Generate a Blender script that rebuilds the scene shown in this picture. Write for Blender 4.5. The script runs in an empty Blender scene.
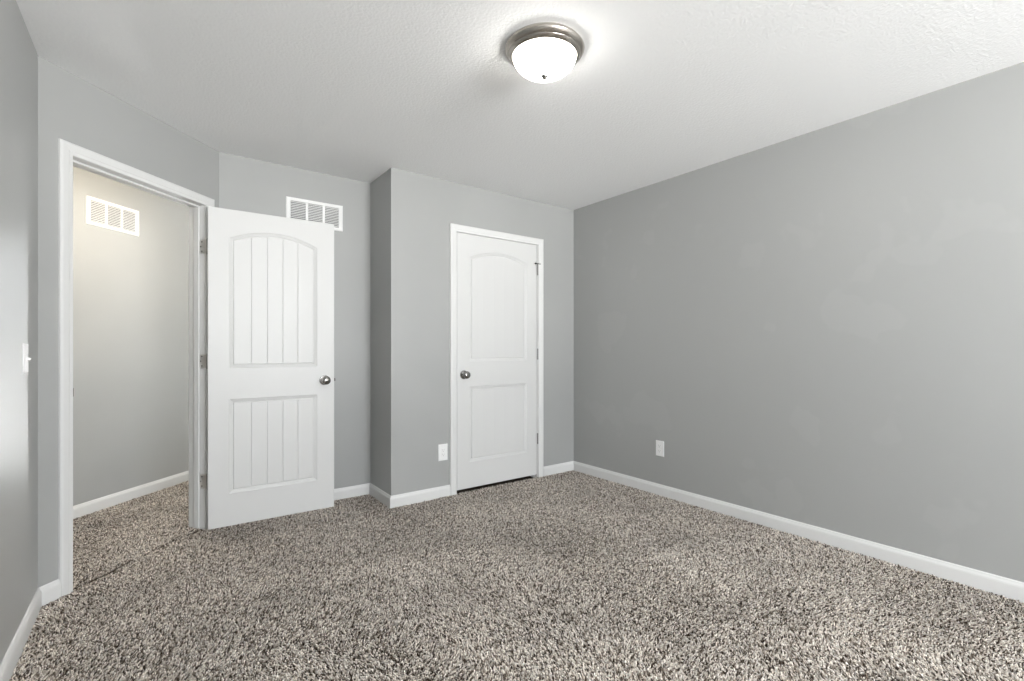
import bpy, bmesh, math, random
import numpy as np
from mathutils import Vector, Matrix
C = bpy.context.scene.collection
SC = bpy.context.scene
random.seed(4)

# ------------------------------------------------------------------ camera
F, PX, PY, YAW, HC = 483.52, 518.51, 347.92, 0.6441, 1.1447
cam_d = bpy.data.cameras.new('camera'); cam = bpy.data.objects.new('camera', cam_d); C.objects.link(cam)
cam.location = (0, 0, HC); cam.rotation_euler = (math.pi / 2, 0, -YAW)
cam_d.sensor_width = 36; cam_d.lens = F * 36 / 1024
cam_d.shift_x = -(PX - 512) / 1024; cam_d.shift_y = (PY - 340.5) / 1024
cam_d.clip_start = 0.02
SC.camera = cam

# ------------------------------------------------------------------ world, lights, exposure
SKY = 41.0          # bright overcast daylight through the rear windows
LAMP = 20.0         # ceiling light glass
HALL = 74.0         # hall ceiling light glass
SC.view_settings.view_transform = 'Standard'; SC.view_settings.look = 'None'
SC.view_settings.gamma = 1; SC.view_settings.use_curve_mapping = False
SC.view_settings.exposure = 0.06
w = bpy.data.worlds.new('overcast_sky'); SC.world = w; w.use_nodes = True
nt = w.node_tree; bg = nt.nodes['Background']
tc = nt.nodes.new('ShaderNodeTexCoord'); sx = nt.nodes.new('ShaderNodeSeparateXYZ')
rp = nt.nodes.new('ShaderNodeValToRGB'); mr = nt.nodes.new('ShaderNodeMapRange')
nt.links.new(tc.outputs['Generated'], sx.inputs[0]); nt.links.new(sx.outputs['Z'], mr.inputs['Value'])
mr.inputs['From Min'].default_value = -1
nt.links.new(mr.outputs[0], rp.inputs[0]); nt.links.new(rp.outputs[0], bg.inputs['Color'])
e = rp.color_ramp.elements
e[0].position = 0.47; e[0].color = (1.22, 1.23, 1.23, 1)      # pale ground
e[1].position = 0.53; e[1].color = (.66, .685, .71, 1)        # white sky
bg.inputs['Strength'].default_value = SKY

# ------------------------------------------------------------------ room geometry
H = 2.44
XL, YS, XT, YV, XP, YC, XR, YB = -.4158, 2.9891, .3371, 3.7416, 1.3528, 3.3239, 3.1437, -2.85
Q = 2 ** -.5
TH = .115
CARPET_BASE = -.011


def sop(s, o, z=0.0):
    """entry wall: s along the wall from its left corner, o out of it into the room"""
    return Vector((XL + s * Q + o * Q, YS + s * Q - o * Q, z))


ENTRY = Matrix(((Q, -Q, 0, XL), (Q, Q, 0, YS), (0, 0, 1, 0), (0, 0, 0, 1)))   # local x = s, local y = -o, z


def wall_frame(p, ang):
    return Matrix.Translation(p) @ Matrix.Rotation(ang, 4, 'Z')


# ------------------------------------------------------------------ materials
def mat(name, col, rough=.5, metal=0.0, spec=.5, bump=None, var=None, emis=None):
    m = bpy.data.materials.new(name); m.use_nodes = True
    n = m.node_tree; b = n.nodes['Principled BSDF']
    b.inputs['Base Color'].default_value = (*col, 1); b.inputs['Roughness'].default_value = rough
    b.inputs['Metallic'].default_value = metal; b.inputs['Specular IOR Level'].default_value = spec
    co = n.nodes.new('ShaderNodeTexCoord')
    if bump:
        sc, st, dist, det = bump
        t = n.nodes.new('ShaderNodeTexNoise'); t.inputs['Scale'].default_value = sc; t.inputs['Detail'].default_value = det
        n.links.new(co.outputs['Object'], t.inputs['Vector'])
        bp = n.nodes.new('ShaderNodeBump'); bp.inputs['Strength'].default_value = st; bp.inputs['Distance'].default_value = dist
        n.links.new(t.outputs['Fac'], bp.inputs['Height']); n.links.new(bp.outputs[0], b.inputs['Normal'])
    if var:
        sc, amt = var
        t = n.nodes.new('ShaderNodeTexNoise'); t.inputs['Scale'].default_value = sc; t.inputs['Detail'].default_value = 3
        n.links.new(co.outputs['Object'], t.inputs['Vector'])
        r = n.nodes.new('ShaderNodeValToRGB'); n.links.new(t.outputs['Fac'], r.inputs[0])
        r.color_ramp.elements[0].position = .35; r.color_ramp.elements[1].position = .65
        r.color_ramp.elements[0].color = (*[c * (1 - amt) for c in col], 1)
        r.color_ramp.elements[1].color = (*[min(1, c * (1 + amt)) for c in col], 1)
        n.links.new(r.outputs[0], b.inputs['Base Color'])
    if emis:
        b.inputs['Emission Color'].default_value = (*emis[0], 1); b.inputs['Emission Strength'].default_value = emis[1]
    return m


M_WALL = mat('grey_satin_paint', (.405, .41, .402), .35, spec=.5, bump=(160, .12, .002, 2), var=(1.6, .025))
M_WALLP = mat('grey_satin_paint_touched_up', (.405, .41, .402), .35, spec=.5, bump=(160, .12, .002, 2), var=(2.6, .016))
for e_, p_ in zip(M_WALLP.node_tree.nodes['Color Ramp'].color_ramp.elements, (.60, .625)): e_.position = p_
M_CEIL = mat('white_textured_ceiling', (.935, .94, .94), .9, spec=.1, bump=(88, .5, .005, 2))
M_TRIM = mat('white_trim_paint', (.76, .76, .75), .38, bump=(30, .03, .001, 2))
M_DOOR = mat('white_door_paint', (.71, .71, .70), .42, bump=(45, .06, .001, 3))
M_PLAST = mat('white_plastic', (.91, .91, .90), .3)
M_SLOT = mat('dark_slot', (.03, .03, .03), .6)
M_NICKEL = mat('brushed_nickel', (.46, .43, .39), .27, metal=1, bump=(220, .06, .0005, 2))
M_HINGE = mat('satin_hinge_metal', (.78, .77, .75), .6, metal=1)
M_KNUCK = mat('hinge_knuckle_metal', (.30, .295, .285), .42, metal=1)
M_KNOB = mat('polished_nickel', (.34, .33, .32), .10, metal=1)
M_DARKM = mat('dark_bronze_metal', (.08, .075, .07), .4, metal=1)
M_RUBBER = mat('black_rubber', (.02, .02, .02), .7)
M_VENT = mat('white_vent_enamel', (.88, .88, .87), .35)
M_DUCT = mat('duct_interior', (.10, .10, .10), .8)
M_BACK = mat('carpet_backing', (.075, .06, .05), 1, spec=0, var=(60, .3))
M_GLASSON = mat('lit_frosted_glass', (.9, .88, .84), .35, emis=((1, .965, .91), LAMP))
M_GLASSHALL = mat('lit_hall_glass', (.9, .88, .84), .35, emis=((1, .88, .71), HALL))

m = bpy.data.materials.new('carpet_yarn'); m.use_nodes = True
n = m.node_tree; b = n.nodes['Principled BSDF']; b.inputs['Roughness'].default_value = 1; b.inputs['Specular IOR Level'].default_value = .05
a = n.nodes.new('ShaderNodeAttribute'); a.attribute_name = 'yarn'
n.links.new(a.outputs['Color'], b.inputs['Base Color']); M_YARN = m

m = bpy.data.materials.new('window_glass'); m.use_nodes = True
n = m.node_tree; n.nodes.remove(n.nodes['Principled BSDF'])
tr = n.nodes.new('ShaderNodeBsdfTransparent'); gl = n.nodes.new('ShaderNodeBsdfGlossy'); gl.inputs['Roughness'].default_value = .02
mx = n.nodes.new('ShaderNodeMixShader'); mx.inputs[0].default_value = .06
n.links.new(tr.outputs[0], mx.inputs[1]); n.links.new(gl.outputs[0], mx.inputs[2])
n.links.new(mx.outputs[0], n.nodes['Material Output'].inputs[0]); M_PANE = m


# ------------------------------------------------------------------ mesh helpers
class MB:
    def __init__(s, M=None): s.v = []; s.f = []; s.sm = []; s.M = M or Matrix()
    def add(s, vs, fs, smooth=False, M=None):
        k = len(s.v); T = s.M @ M if M else s.M
        s.v += [T @ Vector(p) for p in vs]
        s.f += [tuple(i + k for i in f) for f in fs]; s.sm += [smooth] * len(fs)
        return s
    def box(s, x0, x1, y0, y1, z0, z1, bev=0.0, M=None, seg=2):
        bm = bmesh.new(); bmesh.ops.create_cube(bm, size=1)
        for v in bm.verts: v.co = Vector((x0 + (v.co.x + .5) * (x1 - x0), y0 + (v.co.y + .5) * (y1 - y0), z0 + (v.co.z + .5) * (z1 - z0)))
        if bev: bmesh.ops.bevel(bm, geom=bm.edges[:], offset=bev, segments=seg, affect='EDGES', profile=.5)
        bm.verts.index_update()
        s.add([v.co.copy() for v in bm.verts], [[v.index for v in f.verts] for f in bm.faces], False, M); bm.free(); return s
    def lathe(s, prof, seg=48, M=None, smooth=True):
        """prof = (radius, height) along local z"""
        vs = []; fs = []
        for r, z in prof:
            for k in range(seg):
                t = 2 * math.pi * k / seg; vs.append((r * math.cos(t), r * math.sin(t), z))
        for i in range(len(prof) - 1):
            for k in range(seg):
                k2 = (k + 1) % seg
                fs.append((i * seg + k, i * seg + k2, (i + 1) * seg + k2, (i + 1) * seg + k))
        if prof[0][0] > 1e-5: fs.append(tuple(range(seg - 1, -1, -1)))
        if prof[-1][0] > 1e-5: fs.append(tuple((len(prof) - 1) * seg + k for k in range(seg)))
        return s.add(vs, fs, smooth, M)
    def prism(s, pts, z0, z1, M=None):
        k = len(pts)
        vs = [(x, y, z0) for x, y in pts] + [(x, y, z1) for x, y in pts]
        fs = [tuple(range(k - 1, -1, -1)), tuple(range(k, 2 * k))] + [(i, (i + 1) % k, k + (i + 1) % k, k + i) for i in range(k)]
        return s.add(vs, fs, False, M)
    def loft(s, rings, close=True, caps=True, M=None, smooth=False):
        k = len(rings[0]); vs = [p for r in rings for p in r]; fs = []
        for i in range(len(rings) - 1):
            for j in range(k if close else k - 1):
                j2 = (j + 1) % k
                fs.append((i * k + j, i * k + j2, (i + 1) * k + j2, (i + 1) * k + j))
        if caps: fs += [tuple(range(k - 1, -1, -1)), tuple((len(rings) - 1) * k + j for j in range(k))]
        return s.add(vs, fs, smooth, M)
    def build(s, name, material, parent=None, merge=True, origin=None):
        me = bpy.data.meshes.new(name)
        o = Vector(origin) if origin is not None else Vector((0, 0, 0))
        me.from_pydata([tuple(v - o) for v in s.v], [], s.f)
        me.polygons.foreach_set('use_smooth', s.sm)
        bm = bmesh.new(); bm.from_mesh(me)
        if merge: bmesh.ops.remove_doubles(bm, verts=bm.verts, dist=1e-5)
        bmesh.ops.recalc_face_normals(bm, faces=bm.faces); bm.to_mesh(me); bm.free()
        if any(s.sm):
            me.set_sharp_from_angle(angle=math.radians(38))
        me.materials.append(material)
        ob = bpy.data.objects.new(name, me); C.objects.link(ob); ob.location = o
        if parent:
            ob.parent = parent; ob.matrix_parent_inverse = Matrix.Identity(4)
            ob.location = o
        return ob


def empty(name, loc, rz=0.0):
    o = bpy.data.objects.new(name, None); C.objects.link(o); o.location = loc; o.rotation_euler = (0, 0, rz); o.empty_display_size = .1
    return o


def tag(o, label, cat, group=None, kind=None):
    o['label'] = label; o['category'] = cat
    if group: o['group'] = group
    if kind: o['kind'] = kind
    return o


def struct(o, label=None):
    o['kind'] = 'structure'
    if label: o['label'] = label
    return o


def copy_tree(o, parent=None):
    c = o.copy(); C.objects.link(c)
    if parent: c.parent = parent
    for ch in [x for x in bpy.data.objects if x.parent == o]: copy_tree(ch, c)
    return c


# ------------------------------------------------------------------ walls
chain = [Vector((XL, YB)), Vector((XL, YS)), Vector((XT, YV)), Vector((XP, YV)), Vector((XP, YC)), Vector((XR, YC)), Vector((XR, YB))]
K = len(chain)


def seg_n(i):
    d = (chain[(i + 1) % K] - chain[i]).normalized(); return Vector((d.y, -d.x))     # into the room (clockwise walk)


def mitre(i):
    a, c = seg_n(i - 1), seg_n(i % K); return (a + c) / (1 + a.dot(c))


outer = [chain[i] - mitre(i) * TH for i in range(K)]
wnames = ['wall_left', None, 'wall_alcove', 'wall_return', 'wall_closet', 'wall_right', 'wall_rear']
Z0, Z1 = CARPET_BASE, H
DJ0, DJ1, DTOP = .145, .947, 2.050        # entry door jamb faces and head
CJ0, CJ1, CTOP = 1.890, 2.705, 2.059      # closet jamb faces and head
JT = .016                                 # jamb board thickness
for i in range(K):
    j = (i + 1) % K; nm = wnames[i]; P0, P1, O0, O1 = chain[i], chain[j], outer[i], outer[j]
    if nm in ('wall_left', 'wall_alcove', 'wall_return', 'wall_right'):
        struct(MB().prism([P0, P1, O1, O0], Z0, Z1).build(nm, M_WALLP if nm == 'wall_right' else M_WALL))
b = MB()                                   # entry wall with its doorway
L = (chain[2] - chain[1]).length
i0 = (outer[1] - chain[1]); i1 = (outer[2] - chain[1])
so = lambda v: (v.x * Q + v.y * Q)
for (a0, a1, z0, z1) in ((None, DJ0 - JT, Z0, Z1), (DJ0 - JT, DJ1 + JT, DTOP + JT, Z1), (DJ1 + JT, None, Z0, Z1)):
    p = [(0 if a0 is None else a0, 0), (L if a1 is None else a1, 0), (so(i1) if a1 is None else a1, TH), (so(i0) if a0 is None else a0, TH)]
    b.prism(p, z0, z1, ENTRY)
struct(b.build('wall_entry', M_WALL))
b = MB()                                   # closet wall with its doorway
for (a0, a1, z0, z1) in ((None, CJ0 - JT, Z0, Z1), (CJ0 - JT, CJ1 + JT, CTOP + JT, Z1), (CJ1 + JT, None, Z0, Z1)):
    b.prism([(chain[4].x if a0 is None else a0, YC), (chain[5].x if a1 is None else a1, YC),
             (outer[5].x if a1 is None else a1, YC + TH), (outer[4].x if a0 is None else a0, YC + TH)], z0, z1)
struct(b.build('wall_closet', M_WALL))
WINS = [(.45, 1.32), (1.46, 2.30)]       # the pair of windows behind the camera
WZ0, WZ1 = .60, 2.16
b = MB(); xs = [XL]
for a0, a1 in WINS: xs += [a0, a1]
xs.append(XR)
for k in range(len(xs) - 1):
    if k % 2 == 0:
        b.box(xs[k] - (TH if k == 0 else 0), xs[k + 1] + (TH if k == len(xs) - 2 else 0), YB - TH, YB, Z0, Z1)
    else:
        b.box(xs[k], xs[k + 1], YB - TH, YB, Z0, WZ0); b.box(xs[k], xs[k + 1], YB - TH, YB, WZ1, Z1)
struct(b.build('wall_rear', M_WALL))
HW = -1.012                                # hall far wall
G0, G1, GB, GT = 2.18, 2.54, .12, 2.06             # window across the hall
HE = 3.6
b = MB()
b.box(-1.7, G0, -HW, -HW + TH, Z0, Z1, M=ENTRY); b.box(G1, HE, -HW, -HW + TH, Z0, Z1, M=ENTRY); b.box(G0, G1, -HW, -HW + TH, GT, Z1, M=ENTRY); b.box(G0, G1, -HW, -HW + TH, Z0, GB, M=ENTRY)
struct(b.build('wall_hall', M_WALL))
struct(MB().box(-1.7 - TH, -1.7, 0, -HW + TH, Z0, Z1, M=ENTRY).build('wall_hall_end', M_WALL))
struct(MB().box(HE, HE + TH, 0, -HW + TH, Z0, Z1, M=ENTRY).build('wall_hall_far_end', M_WALL))
struct(MB().box(-1.7, so(i0), 0, TH, Z0, Z1, M=ENTRY).build('wall_hall_near', M_WALL))
struct(MB().box(so(i1), HE, 0, TH, Z0, Z1, M=ENTRY).build('wall_hall_beyond', M_WALL))
b = MB()                                   # closet interior
b.box(outer[4].x + .0, XR + TH, 4.0, 4.0 + TH, Z0, Z1); b.box(XR, XR + TH, YC + TH, 4.0, Z0, Z1); b.box(XP, XP + TH, YV + TH, 4.0, Z0, Z1)
struct(b.build('wall_closet_inside', M_WALL))
FOOT = [(XL - TH, YB - TH), (XR + TH, YB - TH), (XR + TH, 4.0 + TH)] + [tuple(sop(a_, o_).xy) for a_, o_ in ((HE + TH, 0), (HE + TH, HW - TH), (-1.7 - TH, HW - TH), (-1.7 - TH, 0))] + [(XL - TH, sop(-1.7 - TH, 0).y)]
struct(MB().prism(FOOT, H, H + .1).build('ceiling', M_CEIL))
struct(MB().prism(FOOT, CARPET_BASE - .1, CARPET_BASE).build('floor', M_BACK))

# ------------------------------------------------------------------ baseboards
BP = [(0, -.014), (.013, -.014), (.013, .058), (.0115, .066), (.008, .073), (.0065, .079), (.003, .083), (0, .083)]


def board(name, p0, p1, m0, m1):
    r = []
    for p, mm in ((p0, m0), (p1, m1)): r.append([(p.x + mm.x * v, p.y + mm.y * v, z) for v, z in BP])
    return MB().loft(r).build(name, M_TRIM)


CASW = .057
sp = lambda s: Vector(sop(s, 0).xy)
struct(board('baseboard_left', chain[0], chain[1], mitre(0), mitre(1)))
n1 = seg_n(1)
struct(board('baseboard_entry', chain[1], sp(DJ0 - .005 - CASW), mitre(1), n1))
struct(board('baseboard_entry_corner', sp(DJ1 + .006 + CASW + .002), chain[2], n1, mitre(2)))
struct(board('baseboard_alcove', chain[2], chain[3], mitre(2), mitre(3)))
struct(board('baseboard_return', chain[3], chain[4], mitre(3), mitre(4)))
n4 = seg_n(4)
struct(board('baseboard_closet', chain[4], Vector((CJ0 - .005 - CASW, YC)), mitre(4), n4))
struct(board('baseboard_closet_corner', Vector((CJ1 + .005 + CASW + .004, YC)), chain[5], n4, mitre(5)))
struct(board('baseboard_right', chain[5], chain[6], mitre(5), mitre(6)))
struct(board('baseboard_rear', chain[6], chain[0], mitre(6), mitre(0)))
nh = Vector((Q, -Q))
struct(board('baseboard_hall', sp(-1.7) - nh * -HW * 1.0, sp(HE) - nh * -HW, nh, nh))

# ------------------------------------------------------------------ casings, jambs
CP = [(0, 0), (0, .009), (.003, .0115), (.016, .012), (.021, .0145), (.046, .0165), (.053, .0155), (.057, .011), (.057, 0)]


def casing(name, M, x0, x1, zt, width=CASW, parent=None):
    """local x along the wall, local -y into the room"""
    k = width / .057
    cols = [[(x0 - u * k, -v, -.014) for u, v in CP], [(x0 - u * k, -v, zt + u * k) for u, v in CP],
            [(x1 + u * k, -v, zt + u * k) for u, v in CP], [(x1 + u * k, -v, -.014) for u, v in CP]]
    return MB(M).loft(cols).build(name, M_TRIM, parent)


def jamb(M, x0, x1, zt, d0, d1, parent):
    b = MB(M)
    b.box(x0 - JT, x0, d0, d1, -.014, zt + JT); b.box(x1, x1 + JT, d0, d1, -.014, zt + JT); b.box(x0, x1, d0, d1, zt, zt + JT)
    return b.build('jamb', M_TRIM, parent)


def stops(M, x0, x1, zt, d0, d1, parent):
    b = MB(M)
    b.box(x0, x0 + .011, d0, d1, -.014, zt - .011, .002); b.box(x1 - .011, x1, d0, d1, -.014, zt - .011, .002); b.box(x0, x1, d0, d1, zt - .011, zt, .002)
    return b.build('stop_molding', M_TRIM, parent)


t1 = struct(casing('trim_1', ENTRY, DJ0 - .005, DJ1 + .006, DTOP - .005 + .005))
jamb(ENTRY, DJ0, DJ1, DTOP, .0005, TH - .0005, t1)
stops(ENTRY, DJ0, DJ1, DTOP, .040, .074, t1)
hc = MB(ENTRY)
k = [[(x, TH + v, z) for (x, z), v in zip(pts, [v for u, v in CP])] for pts in
     ([(DJ0 - .005 - u, -.014) for u, v in CP], [(DJ0 - .005 - u, DTOP + u) for u, v in CP], [(DJ1 + .006 + u, DTOP + u) for u, v in CP], [(DJ1 + .006 + u, -.014) for u, v in CP])]
hc.loft(k).build('hall_side_casing', M_TRIM, t1)
sk = MB(ENTRY); sk.box(DJ0 - .001, DJ0 + .0016, .006, .036, .905, .965, .0004); sk.box(DJ0 - .003, DJ0 + .0022, -.004, .008, .915, .955, .0006)
sk = sk.build('strike_plate', M_DARKM, t1); sk['label'] = 'dark metal strike plate'
t2 = struct(casing('trim_2', Matrix.Translation((0, YC, 0)), CJ0 - .005, CJ1 + .005, CTOP - .004))
jamb(Matrix.Translation((0, YC, 0)), CJ0, CJ1, CTOP, .0005, TH - .0005, t2)
stops(Matrix.Translation((0, YC, 0)), CJ0, CJ1, CTOP, .040, .074, t2)


# ------------------------------------------------------------------ moulded two-panel doors
def panel(emit, x0, x1, z0, z1, rise, grooves, gd):
    """one moulded panel; emit(x, depth, z); arched top of given rise. returns the outline's top samples"""
    ts = [i / 24 for i in range(25)]
    D = .028; wi = (x1 - x0) - 2 * D
    gw = .0035 / wi
    gs = [(k + 1) / (grooves + 1) for k in range(grooves)]
    for g in gs: ts += [g - gw, g, g + gw]
    ts = sorted(set(round(t, 5) for t in ts)); gset = set(round(g, 5) for g in gs)
    top = lambda x: z1 + rise * (1 - ((2 * x - x0 - x1) / (x1 - x0)) ** 2)
    rings = []
    for d, h in ((0, 0), (.0015, .0035), (.006, .0052), (.018, .0092), (.0205, .0135), (.0235, .0135), (.0262, .0072), (.0285, .0066), (.031, .0066)):
        R = []
        for t in ts:
            x = x0 + d + t * (x1 - x0 - 2 * d); hh = h
            if d > .029 and t in gset: hh = h + gd
            R.append((x, hh, z0 + d))
        for t in ts:
            x = x0 + d + t * (x1 - x0 - 2 * d); hh = h
            if d > .029 and t in gset: hh = h + gd
            R.append((x, hh, top(x) - d))
        rings.append(R)
    n = len(ts); V = [p for R in rings for p in R]; Fc = []
    for r in range(len(rings) - 1):
        A, B = r * 2 * n, (r + 1) * 2 * n
        for j in range(n - 1):
            Fc.append((A + j, A + j + 1, B + j + 1, B + j)); Fc.append((A + n + j + 1, A + n + j, B + n + j, B + n + j + 1))
        Fc.append((A, B, B + n, A + n)); Fc.append((A + n - 1, A + 2 * n - 1, B + 2 * n - 1, B + n - 1))
    A = (len(rings) - 1) * 2 * n
    for j in range(n - 1): Fc.append((A + j, A + j + 1, A + n + j + 1, A + n + j))
    emit(V, Fc)
    return [(x0 + t * (x1 - x0), top(x0 + t * (x1 - x0))) for t in ts]


def door_leaf(W, Hd, T, px0, px1, grooves, gd, M):
    """local x 0..W, y 0 (front) .. T, z 0..Hd"""
    b = MB(M); ez = .002
    P1 = (1.012, 1.846, .064); P2 = (.208, .813, 0)
    for side in (0, 1):
        fy = (lambda h: h) if side == 0 else (lambda h: T - h)
        def emit(V, Fc): b.add([(x, fy(h), z) for x, h, z in V], Fc)
        def quad(xa, xb, za, zb): emit([(xa, 0, za), (xb, 0, za), (xb, 0, zb), (xa, 0, zb)], [(0, 1, 2, 3)])
        top1 = panel(emit, px0, px1, *P1, grooves, gd); top2 = panel(emit, px0, px1, *P2, grooves, gd)
        quad(ez, px0, ez, Hd - ez); quad(px1, W - ez, ez, Hd - ez)
        quad(px0, px1, ez, P2[0])
        def strip(top, zb):
            V = [(x, 0, z) for x, z in top] + [(x, 0, zb) for x, z in top]; n = len(top)
            emit(V, [(j, j + 1, n + j + 1, n + j) for j in range(n - 1)])
        strip(top2, P1[0]); strip(top1, Hd - ez)
        f, g = fy(0), fy(ez)
        ring = lambda e_, y: [(e_, y, e_), (W - e_, y, e_), (W - e_, y, Hd - e_), (e_, y, Hd - e_)]
        b.loft([ring(ez, f), ring(0, g)], caps=False)
    b.loft([[(0, ez, 0), (W, ez, 0), (W, ez, Hd), (0, ez, Hd)], [(0, T - ez, 0), (W, T - ez, 0), (W, T - ez, Hd), (0, T - ez, Hd)]], caps=False)
    return b


KNOB_PROF = [(1.08 * a_, z_) for a_, z_ in [(.0, .0), (.0325, .0), (.0325, .004), (.030, .008), (.016, .0105), (.0125, .014), (.0115, .024), (.0135, .030), (.0225, .034), (.0272, .041), (.0282, .048), (.0262, .056), (.020, .0625), (.010, .0655), (0, .066)]]


def knob(M, parent):
    kb = MB(M).lathe(KNOB_PROF[7:][:1] and [(0, .022)] + KNOB_PROF[6:], 40).build('door_knob', M_KNOB, parent)
    MB(M).lathe(KNOB_PROF[:7] + [(0, .024)], 40).build('rosette', M_KNOB, kb)
    return kb


DT = .035
# open entry door (hinged at the right jamb, swung about 135 degrees into the bedroom)
dang = -.0170
DM = Matrix.Translation((.2625, 3.592, .003)) @ Matrix.Rotation(dang, 4, 'Z')
d1 = struct(door_leaf(.7665, 2.031, DT, .116, .650, 4, .0042, DM).build('door_1', M_DOOR), 'white two-panel door standing open against the alcove wall')
RX = Matrix.Rotation(math.pi / 2, 4, 'X')       # lathe axis to local -y
knob(DM @ Matrix.Translation((.700, 0, .913)) @ RX, d1)
knob(DM @ Matrix.Translation((.700, DT, .913)) @ Matrix.Rotation(-math.pi / 2, 4, 'X'), d1)
lb = MB(DM); lb.box(.7655, .7678, .006, .029, .885, .941, .0006); lb.box(.767, .778, .011, .024, .903, .924, .002)
lb.build('latch_bolt', M_DARKM, d1)
# hinges of the entry door: leaf on the jamb, knuckle at the pin, leaf on the door edge
pin = sop(DJ1 + .004, .011)
for hz in (1.79, 1.06, .295):
    z0 = hz - .045
    hb = MB()
    for k in range(5): hb.lathe([(0, z0 + k * .018 + .0005), (.0062, z0 + k * .018 + .0005), (.0062, z0 + k * .018 + .0172), (0, z0 + k * .018 + .0172)], 16, Matrix.Translation((pin.x, pin.y, 0)))
    hb.lathe([(0, z0 - .004), (.004, z0 - .003), (.0055, z0)], 16, Matrix.Translation((pin.x, pin.y, 0)))
    hb.lathe([(.0055, z0 + .09), (.0045, z0 + .094), (0, z0 + .095)], 16, Matrix.Translation((pin.x, pin.y, 0)))
    hb.box(-.0022, -.0004, .004, DT + .006, hz - .003 - .045, hz - .003 + .045, .0004, DM)
    hg = hb.build('hinge', M_KNUCK, d1)
    lf = MB(ENTRY)
    r = []                                        # leaf with rounded corners, on the jamb face
    for (cy, cz, a0) in ((.028, hz + .033, 0), (.028, hz - .033, -90)):
        for q in range(7):
            t = math.radians(a0 + 90 - q * 15) if a0 == 0 else math.radians(0 - q * 15)
            r.append((cy + .012 * math.cos(t), cz + .012 * math.sin(t)))
    r += [(-.010, hz - .045), (-.010, hz + .045)]
    k = len(r)
    lf.loft([[(DJ1 - .0022, y, z) for y, z in r], [(DJ1 + .0002, y, z) for y, z in r]])
    leaf = lf.build('hinge_leaf', M_HINGE, t1)
    for (yy, zz) in ((.022, .030), (.030, 0), (.022, -.030)):
        MB(ENTRY).lathe([(0, 0), (.0042, 0), (.0036, .0012), (0, .0014)], 14, Matrix.Translation((DJ1 - .0021, yy, hz + zz)) @ Matrix.Rotation(-math.pi / 2, 4, 'Y')).build('screw', M_DARKM, leaf)

# closed closet door
CW = CJ1 - CJ0 - .008
CM = Matrix.Translation((CJ0 + .0045, YC + .004, .024))
d2 = struct(door_leaf(CW, 2.031, DT, .116, CW - .109, 4, .0006, CM).build('door_2', M_DOOR), 'closed white two-panel closet door')
knob(CM @ Matrix.Translation((.062, 0, .908)) @ RX, d2)
for hi, hz in enumerate((1.835, 1.090, .343)):
    z0 = hz - .045; PM = Matrix.Translation((CJ1 - .001, YC - .006, 0))
    hb = MB()
    for k in range(5): hb.lathe([(0, z0 + k * .018 + .0005), (.0064, z0 + k * .018 + .0005), (.0064, z0 + k * .018 + .0172), (0, z0 + k * .018 + .0172)], 16, PM)
    hb.lathe([(0, z0 - .004), (.004, z0 - .003), (.0055, z0)], 16, PM); hb.lathe([(.0055, z0 + .09), (.0045, z0 + .094), (0, z0 + .095)], 16, PM)
    hg = hb.build('hinge', M_KNUCK, d2)
    if hi == 0:                                   # hinge-pin stop: a collar with an arm either side and rubber tips
        st = MB(); zt = z0 + .098
        st.lathe([(0, zt - .004), (.010, zt - .004), (.010, zt + .004), (0, zt + .004)], 18, PM)
        AM = PM @ Matrix.Translation((0, -.006, zt))
        st.lathe([(0, -.028), (.0035, -.028), (.0035, .028), (0, .028)], 12, AM @ Matrix.Rotation(math.pi / 2, 4, 'Y'))
        ds = st.build('hinge_pin_stop', M_DARKM, hg); ds['label'] = 'dark metal hinge pin door stop'
        for sgn in (-1, 1):
            MB().lathe([(0, 0), (.007, 0), (.0075, .004), (.005, .008), (0, .009)], 14, AM @ Matrix.Translation((sgn * .024, .002, 0)) @ Matrix.Rotation(-math.pi / 2, 4, 'X')).build('rubber_tip', M_RUBBER, ds)

# ------------------------------------------------------------------ windows behind the camera
for wi, (x0, x1) in enumerate(WINS):
    b = MB(); ya, yb = YB - TH + .01, YB - .03
    fw = .045
    b.box(x0, x0 + fw, ya, yb, WZ0, WZ1, .003); b.box(x1 - fw, x1, ya, yb, WZ0, WZ1, .003)
    b.box(x0 + fw, x1 - fw, ya, yb, WZ0, WZ0 + fw, .003); b.box(x0 + fw, x1 - fw, ya, yb, WZ1 - fw, WZ1, .003)
    b.box(x0 + fw, x1 - fw, ya + .01, yb - .01, (WZ0 + WZ1) / 2 - .02, (WZ0 + WZ1) / 2 + .02, .003)
    wn = struct(b.build('window_%d' % (wi + 1), M_TRIM))
    MB().box(x0 + fw - .002, x1 - fw + .002, YB - .066, YB - .062, WZ0 + fw - .002, WZ1 - fw + .002).build('pane', M_PANE, wn)
    RM = Matrix.Translation((0, YB, 0)) @ Matrix.Rotation(math.pi, 4, 'Z')
    cw = MB(RM)
    k = CASW
    loopP = lambda u: [(-x1 - u, WZ0 - u), (-x0 + u, WZ0 - u), (-x0 + u, WZ1 + u), (-x1 - u, WZ1 + u)]
    rings = []
    for ci in range(5):
        q = ci % 4; rings.append([(loopP(u)[q][0], -v, loopP(u)[q][1]) for u, v in CP])
    cw.loft(rings, caps=False).build('casing', M_TRIM, wn)
    ld = bpy.data.lights.new('window_portal', 'AREA'); ld.shape = 'RECTANGLE'; ld.size = x1 - x0; ld.size_y = WZ1 - WZ0
    ld.cycles.is_portal = True
    lo = bpy.data.objects.new('window_portal', ld); C.objects.link(lo); lo.location = ((x0 + x1) / 2, YB - TH - .01, (WZ0 + WZ1) / 2)
    lo.rotation_euler = (math.pi / 2, 0, 0)

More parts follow.
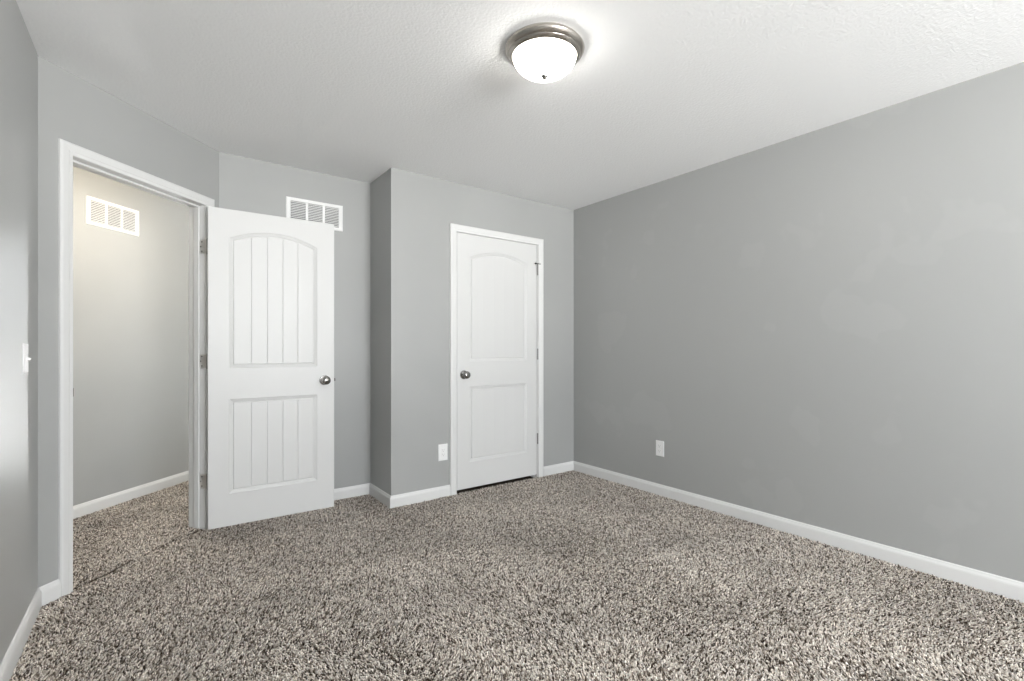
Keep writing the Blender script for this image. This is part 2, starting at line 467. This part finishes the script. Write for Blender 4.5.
gb = MB(ENTRY); y0, y1 = -HW + .02, -HW + TH - .02
fw = .05
gb.box(G0, G0 + fw, y0, y1, GB, GT, .003); gb.box(G1 - fw, G1, y0, y1, GB, GT, .003); gb.box(G0 + fw, G1 - fw, y0, y1, GT - fw, GT, .003)
gb.box(G0 + fw, G1 - fw, y0, y1, GB, GB + fw, .003); gb.box(G0 + fw, G1 - fw, y0 + .01, y1 - .01, (GB + GT) / 2 - .02, (GB + GT) / 2 + .02, .003)
wn = struct(gb.build('window_3', M_TRIM))
MB(ENTRY).box(G0 + fw - .002, G1 - fw + .002, -HW + .055, -HW + .060, GB + fw - .002, GT - fw + .002).build('pane', M_PANE, wn)
ld = bpy.data.lights.new('window_portal', 'AREA'); ld.shape = 'RECTANGLE'; ld.size = G1 - G0; ld.size_y = GT - GB; ld.cycles.is_portal = True
lo = bpy.data.objects.new('window_portal', ld); C.objects.link(lo); lo.location = sop((G0 + G1) / 2, HW - TH - .01, (GT + GB) / 2)
lo.rotation_euler = (math.pi / 2, 0, math.pi / 4 + math.pi)

# ------------------------------------------------------------------ ceiling lights
def ceiling_light(glass, loc):
    r = empty('ceiling_light', loc)
    T = Matrix.Translation(loc)
    MB(T).lathe([(0, 0), (.160, 0), (.164, -.006), (.168, -.010), (.1700, -.0120), (.1712, -.0150), (.1702, -.0185), (.1660, -.0250), (.1575, -.0345), (.1550, -.0355), (.1540, -.0375), (.1480, -.0430), (.1395, -.0480), (.1365, -.0470), (.136, -.03), (0, -.02)], 72).build('base_ring', M_NICKEL, r)
    pr = [(.1350, -.042)]
    for k in range(1, 17):
        t = math.pi / 2 * k / 16
        pr.append((.1350 * math.cos(t) ** .92 if k < 16 else 0, -.042 - .080 * math.sin(t)))
    MB(T).lathe(pr, 64).build('glass_dome', glass, r)
    MB(T).lathe([(0, -.119), (.012, -.1205), (.0145, -.1230), (.0135, -.1280), (.0090, -.1330), (.0080, -.1360), (.0045, -.1390), (0, -.1400)], 20).build('finial', M_KNOB, r)
    for ch in [x for x in C.objects if x.parent == r]: ch.location = (-Vector(loc))
    return r


L0 = ceiling_light(M_GLASSON, (1.340, 1.598, H))
tag(L0, 'round flush ceiling light with frosted glass bowl and brushed nickel rim', 'ceiling light')
hl = sop(1.0, -.27); L1 = ceiling_light(M_GLASSHALL, (hl.x, hl.y, H))
tag(L1, 'flush ceiling light of the hall, out of sight beyond the open doorway', 'ceiling light')


# ------------------------------------------------------------------ return air vents
def vent(M, W, Hv):
    """local x 0..W along wall, -y out of the wall, z 0..Hv; origin at its lower left corner on the wall"""
    r = empty('air_vent', M.translation, M.to_euler().z)
    bx, bz, mw = .031, .026, .017
    cw_ = (W - 2 * bx - 2 * mw) / 3
    def frame_ring(b):
        prof = [(0, 0), (.0005, -.004), (.004, -.007), (.020, -.0075), (.024, -.006), (.026, 0)]
        rr = []
        for q in range(5):
            k = q % 4; ring = []
            for u, y in prof:
                ux, uz = u * bx / .026, u
                c = [(ux, uz), (W - ux, uz), (W - ux, Hv - uz), (ux, Hv - uz)][k]
                ring.append((c[0], y, c[1]))
            rr.append(ring)
        b.loft(rr, caps=False)
    b = MB(); frame_ring(b); b.build('frame', M_VENT, r)
    for k in range(2):
        x = bx + cw_ + k * (cw_ + mw)
        MB().box(x, x + mw, -.0065, -.0005, bz - .001, Hv - bz + .001, .001).build('mullion', M_VENT, r)
    MB().box(bx, W - bx, -.0012, -.0002, bz, Hv - bz).build('duct_opening', M_DUCT, r)
    nl = 12
    for k in range(3):
        x = bx + k * (cw_ + mw)
        for j in range(nl):
            z = bz + (j + .5) * (Hv - 2 * bz) / nl
            LM = Matrix.Translation((0, -.0042, z)) @ Matrix.Rotation(math.radians(-48), 4, 'X')
            MB().box(x, x + cw_, -.0038, .0038, -.0005, .0005, 0, LM).build('louver', M_VENT, r)
        
    return r


v1 = vent(Matrix.Translation((.742, YV, 2.028)), .396, .195)
tag(v1, 'white three-section return air vent above the open bedroom door', 'vent', 'return air vents')
v2 = copy_tree(v1)
p = sop(1.058, HW, 2.002); v2.location = p; v2.rotation_euler = (0, 0, math.pi / 4)
tag(v2, 'white three-section return air vent on the hall wall seen through the doorway', 'vent', 'return air vents')


# ------------------------------------------------------------------ outlets and switch
def plate(M, W, Hp, name):
    r = empty(name, M.translation, M.to_euler().z)
    b = MB(); b.loft([[(-W / 2 + a, y, -Hp / 2 + a), (W / 2 - a, y, -Hp / 2 + a), (W / 2 - a, y, Hp / 2 - a), (-W / 2 + a, y, Hp / 2 - a)] for a, y in ((0, 0), (0, -.003), (.0015, -.005), (.005, -.0062))])
    b.build('cover_plate', M_PLAST, r)
    return r


def screw(r, x, z, y=-.0062):
    MB().lathe([(0, -.0005), (.003, -.0005), (.0026, .0008), (0, .001)], 14, Matrix.Translation((x, y, z)) @ RX).build('screw', M_PLAST, r)


def slots(b, z):
    b.box(-.0080, -.0068, -.0086, -.0080, z - .001, z + .008); b.box(.0068, .0080, -.0086, -.0080, z - .000, z + .007)
    b.lathe([(0, 0), (.0020, 0), (.0020, .0006), (0, .0006)], 12, Matrix.Translation((0, -.0080, z - .008)) @ RX)


o1 = plate(Matrix.Translation((1.768, YC, .342)), .078, .126, 'wall_outlet')      # rectangular insert
ins = MB().box(-.0168, .0168, -.0082, -.004, -.0335, .0335, .0008).build('receptacle', M_PLAST, o1)
b = MB(); slots(b, .017); slots(b, -.017); b.build('slots', M_SLOT, ins).name = 'slot'
screw(o1, 0, .048); screw(o1, 0, -.048)
tag(o1, 'white electrical outlet with rectangular insert, left of the closet door', 'outlet')
o2 = plate(Matrix.Translation((XR, 2.350, .362)) @ Matrix.Rotation(-math.pi / 2, 4, 'Z'), .074, .120, 'wall_outlet')
for sgn in (1, -1):
    pts = []
    for k in range(28):
        t = 2 * math.pi * k / 28; pts.append((.0172 * math.cos(t), max(-.0135, min(.0135, .0172 * math.sin(t)))))
    rc = MB().loft([[(x, y, z + sgn * .0195) for x, z in pts] for y in (-.004, -.0080)]).build('receptacle', M_PLAST, o2)
    b = MB(); slots(b, sgn * .0195 + .001); b.build('slot', M_SLOT, rc)
screw(o2, 0, 0)
tag(o2, 'white duplex outlet low on the long right wall above the baseboard', 'outlet')
sw = plate(Matrix.Translation((XL, 2.715, 1.103)) @ Matrix.Rotation(math.pi / 2, 4, 'Z'), .072, .118, 'light_switch')
MB().box(-.0052, .0052, -.0072, -.004, -.0125, .0125, .0004).build('toggle_slot', M_PLAST, sw)
MB().box(-.0045, .0045, -.0190, -.004, -.0045, .0045, .001, Matrix.Translation((0, 0, .003)) @ Matrix.Rotation(math.radians(22), 4, 'X')).build('toggle', M_PLAST, sw)
screw(sw, 0, .030); screw(sw, 0, -.030)
tag(sw, 'white toggle light switch on the left wall near the doorway', 'switch')


# ------------------------------------------------------------------ carpet pile
rng = np.random.default_rng(7)


def lf_noise(x, y, sc, seed):
    r = np.random.default_rng(seed); out = np.zeros_like(x)
    for k in range(7):
        a = r.uniform(0, 2 * np.pi); f_ = sc * r.uniform(.6, 1.7); ph = r.uniform(0, 2 * np.pi)
        ux, uy = np.cos(a), np.sin(a)
        out += np.sin(f_ * (ux * x + uy * y) + ph + 1.3 * np.sin(.6 * f_ * (uy * x - ux * y) + 2 * ph))
    return out / 3.7


PAL = np.array([(.062, .046, .035), (.25, .207, .168), (.55, .487, .424), (.77, .705, .632), (.94, .88, .815), (.59, .55, .512)])
PW = np.array([.20, .15, .19, .22, .17, .07])


def inside(x, y, poly):
    r = np.zeros(x.shape, bool); k = len(poly)
    for i in range(k):
        (x0, y0), (x1, y1) = poly[i], poly[(i + 1) % k]
        c = ((y0 > y) != (y1 > y)) & (x < (x1 - x0) * (y - y0) / (y1 - y0 + 1e-12) + x0)
        r ^= c
    return r


def carpet(name, mask_fn, x0, x1, y0, y1, step, low_fn):
    gx, gy = np.meshgrid(np.arange(x0, x1, step), np.arange(y0, y1, step * .9))
    gx[::2] += step / 2
    x = (gx + rng.uniform(-.42, .42, gx.shape) * step).ravel(); y = (gy + rng.uniform(-.42, .42, gy.shape) * step).ravel()
    k = mask_fn(x, y) & ((y > -.35) | (rng.uniform(0, 1, x.shape) < .22)); x, y = x[k], y[k]; N = len(x)
    lean = rng.uniform(0, 2 * np.pi, N); ln = rng.uniform(.0025, .0085, N)
    ba = lf_noise(x, y, 5.5, 3) * 2.6
    dx = ln * np.cos(lean) + .005 * np.cos(ba); dy = ln * np.sin(lean) + .005 * np.sin(ba)
    top = rng.normal(.0008, .0019, N) + .0010 * lf_noise(x, y, 9, 5) - low_fn(x, y)
    th = rng.uniform(0, 2 * np.pi, N); rad = step * rng.uniform(.36, .56, N) * np.where(y > -.35, 1, 2.1)
    rings = []
    for (fx, fr, fz) in ((0, .7, 0), (.35, 1.05, .62), (.8, .95, .95), (1.05, .45, 1.0)):
        for j in range(4):
            a_ = th + j * np.pi / 2 + fx * 1.1
            z = CARPET_BASE + (top - CARPET_BASE) * fz
            rings.append(np.stack([x + dx * fx + rad * fr * np.cos(a_), y + dy * fx + rad * fr * np.sin(a_), z + (rad * .25 * np.cos(a_ - lean) if fx > .5 else 0)], 1))
    V = np.stack(rings, 1).reshape(-1, 3); nv = 16
    fq = [(r * 4 + j, r * 4 + (j + 1) % 4, r * 4 + 4 + (j + 1) % 4, r * 4 + 4 + j) for r in range(3) for j in range(4)] + [(12, 13, 14, 15)]
    Fq = (np.arange(N)[:, None, None] * nv + np.array(fq)[None]).reshape(-1, 4)
    me = bpy.data.meshes.new(name)
    me.vertices.add(len(V)); me.vertices.foreach_set('co', V.ravel())
    me.loops.add(Fq.size); me.loops.foreach_set('vertex_index', Fq.ravel().astype(np.int32))
    me.polygons.add(len(Fq)); me.polygons.foreach_set('loop_start', np.arange(0, Fq.size, 4, dtype=np.int32))
    me.update()
    ci = rng.choice(len(PAL), N, p=PW / PW.sum()); col = PAL[ci] * rng.uniform(.85, 1.18, (N, 1)) * (1 + .085 * lf_noise(x, y, 8.0, 11) + .06 * lf_noise(x, y, 19.0, 12))[:, None]
    at = me.color_attributes.new('yarn', 'FLOAT_COLOR', 'POINT')
    cc = np.ones((N, nv, 4), np.float32); cc[:, :, :3] = col[:, None, :]
    at.data.foreach_set('color', cc.ravel())
    me.materials.append(M_YARN)
    o = bpy.data.objects.new(name, me); C.objects.link(o); return o


def so_np(x, y): return ((x - XL) * Q + (y - YS) * Q, (x - XL) * Q - (y - YS) * Q)


def seam_o(s): return -.026 + .010 * np.sin(s * 7.0 + .3) + .005 * np.sin(s * 23.0) + .003 * np.sin(s * 61.0)


ins_poly = [tuple(chain[i] + mitre(i) * .015) for i in range(K)]


def room_mask(x, y):
    s, o = so_np(x, y)
    d = (s > DJ0 + .006) & (s < DJ1 - .006) & (o > seam_o(s) + .010) & (o < .03)
    door = (y > YC - .03) & (y < YC + .003) & (x > CJ0 + .004) & (x < CJ1 - .004)
    return inside(x, y, ins_poly) | d | door


def hall_mask(x, y):
    s, o = so_np(x, y)
    inn = (s > DJ0 + .006) & (s < DJ1 - .006) & (o < seam_o(s) - .010) & (o > -TH - .0061)
    return inn | ((o < -TH - .006) & (o > HW + .015) & (s > -.4) & (s < 2.3))


def room_low(x, y):
    s, o = so_np(x, y); g = np.exp(-((o - seam_o(s)) / .026) ** 2) * ((s > 0) & (s < 1.06))
    return .0085 * g


c1 = carpet('carpet_pile', room_mask, XL, XR, YB, YV, .0056, room_low)
tag(c1, 'speckled grey and taupe carpet pile covering the bedroom floor', 'carpet', kind='stuff')
c2 = carpet('carpet_pile', hall_mask, -1.4, 1.8, 2.9, 6.0, .0056, room_low)
tag(c2, 'speckled carpet pile of the hall floor beyond the open doorway', 'carpet', kind='stuff')
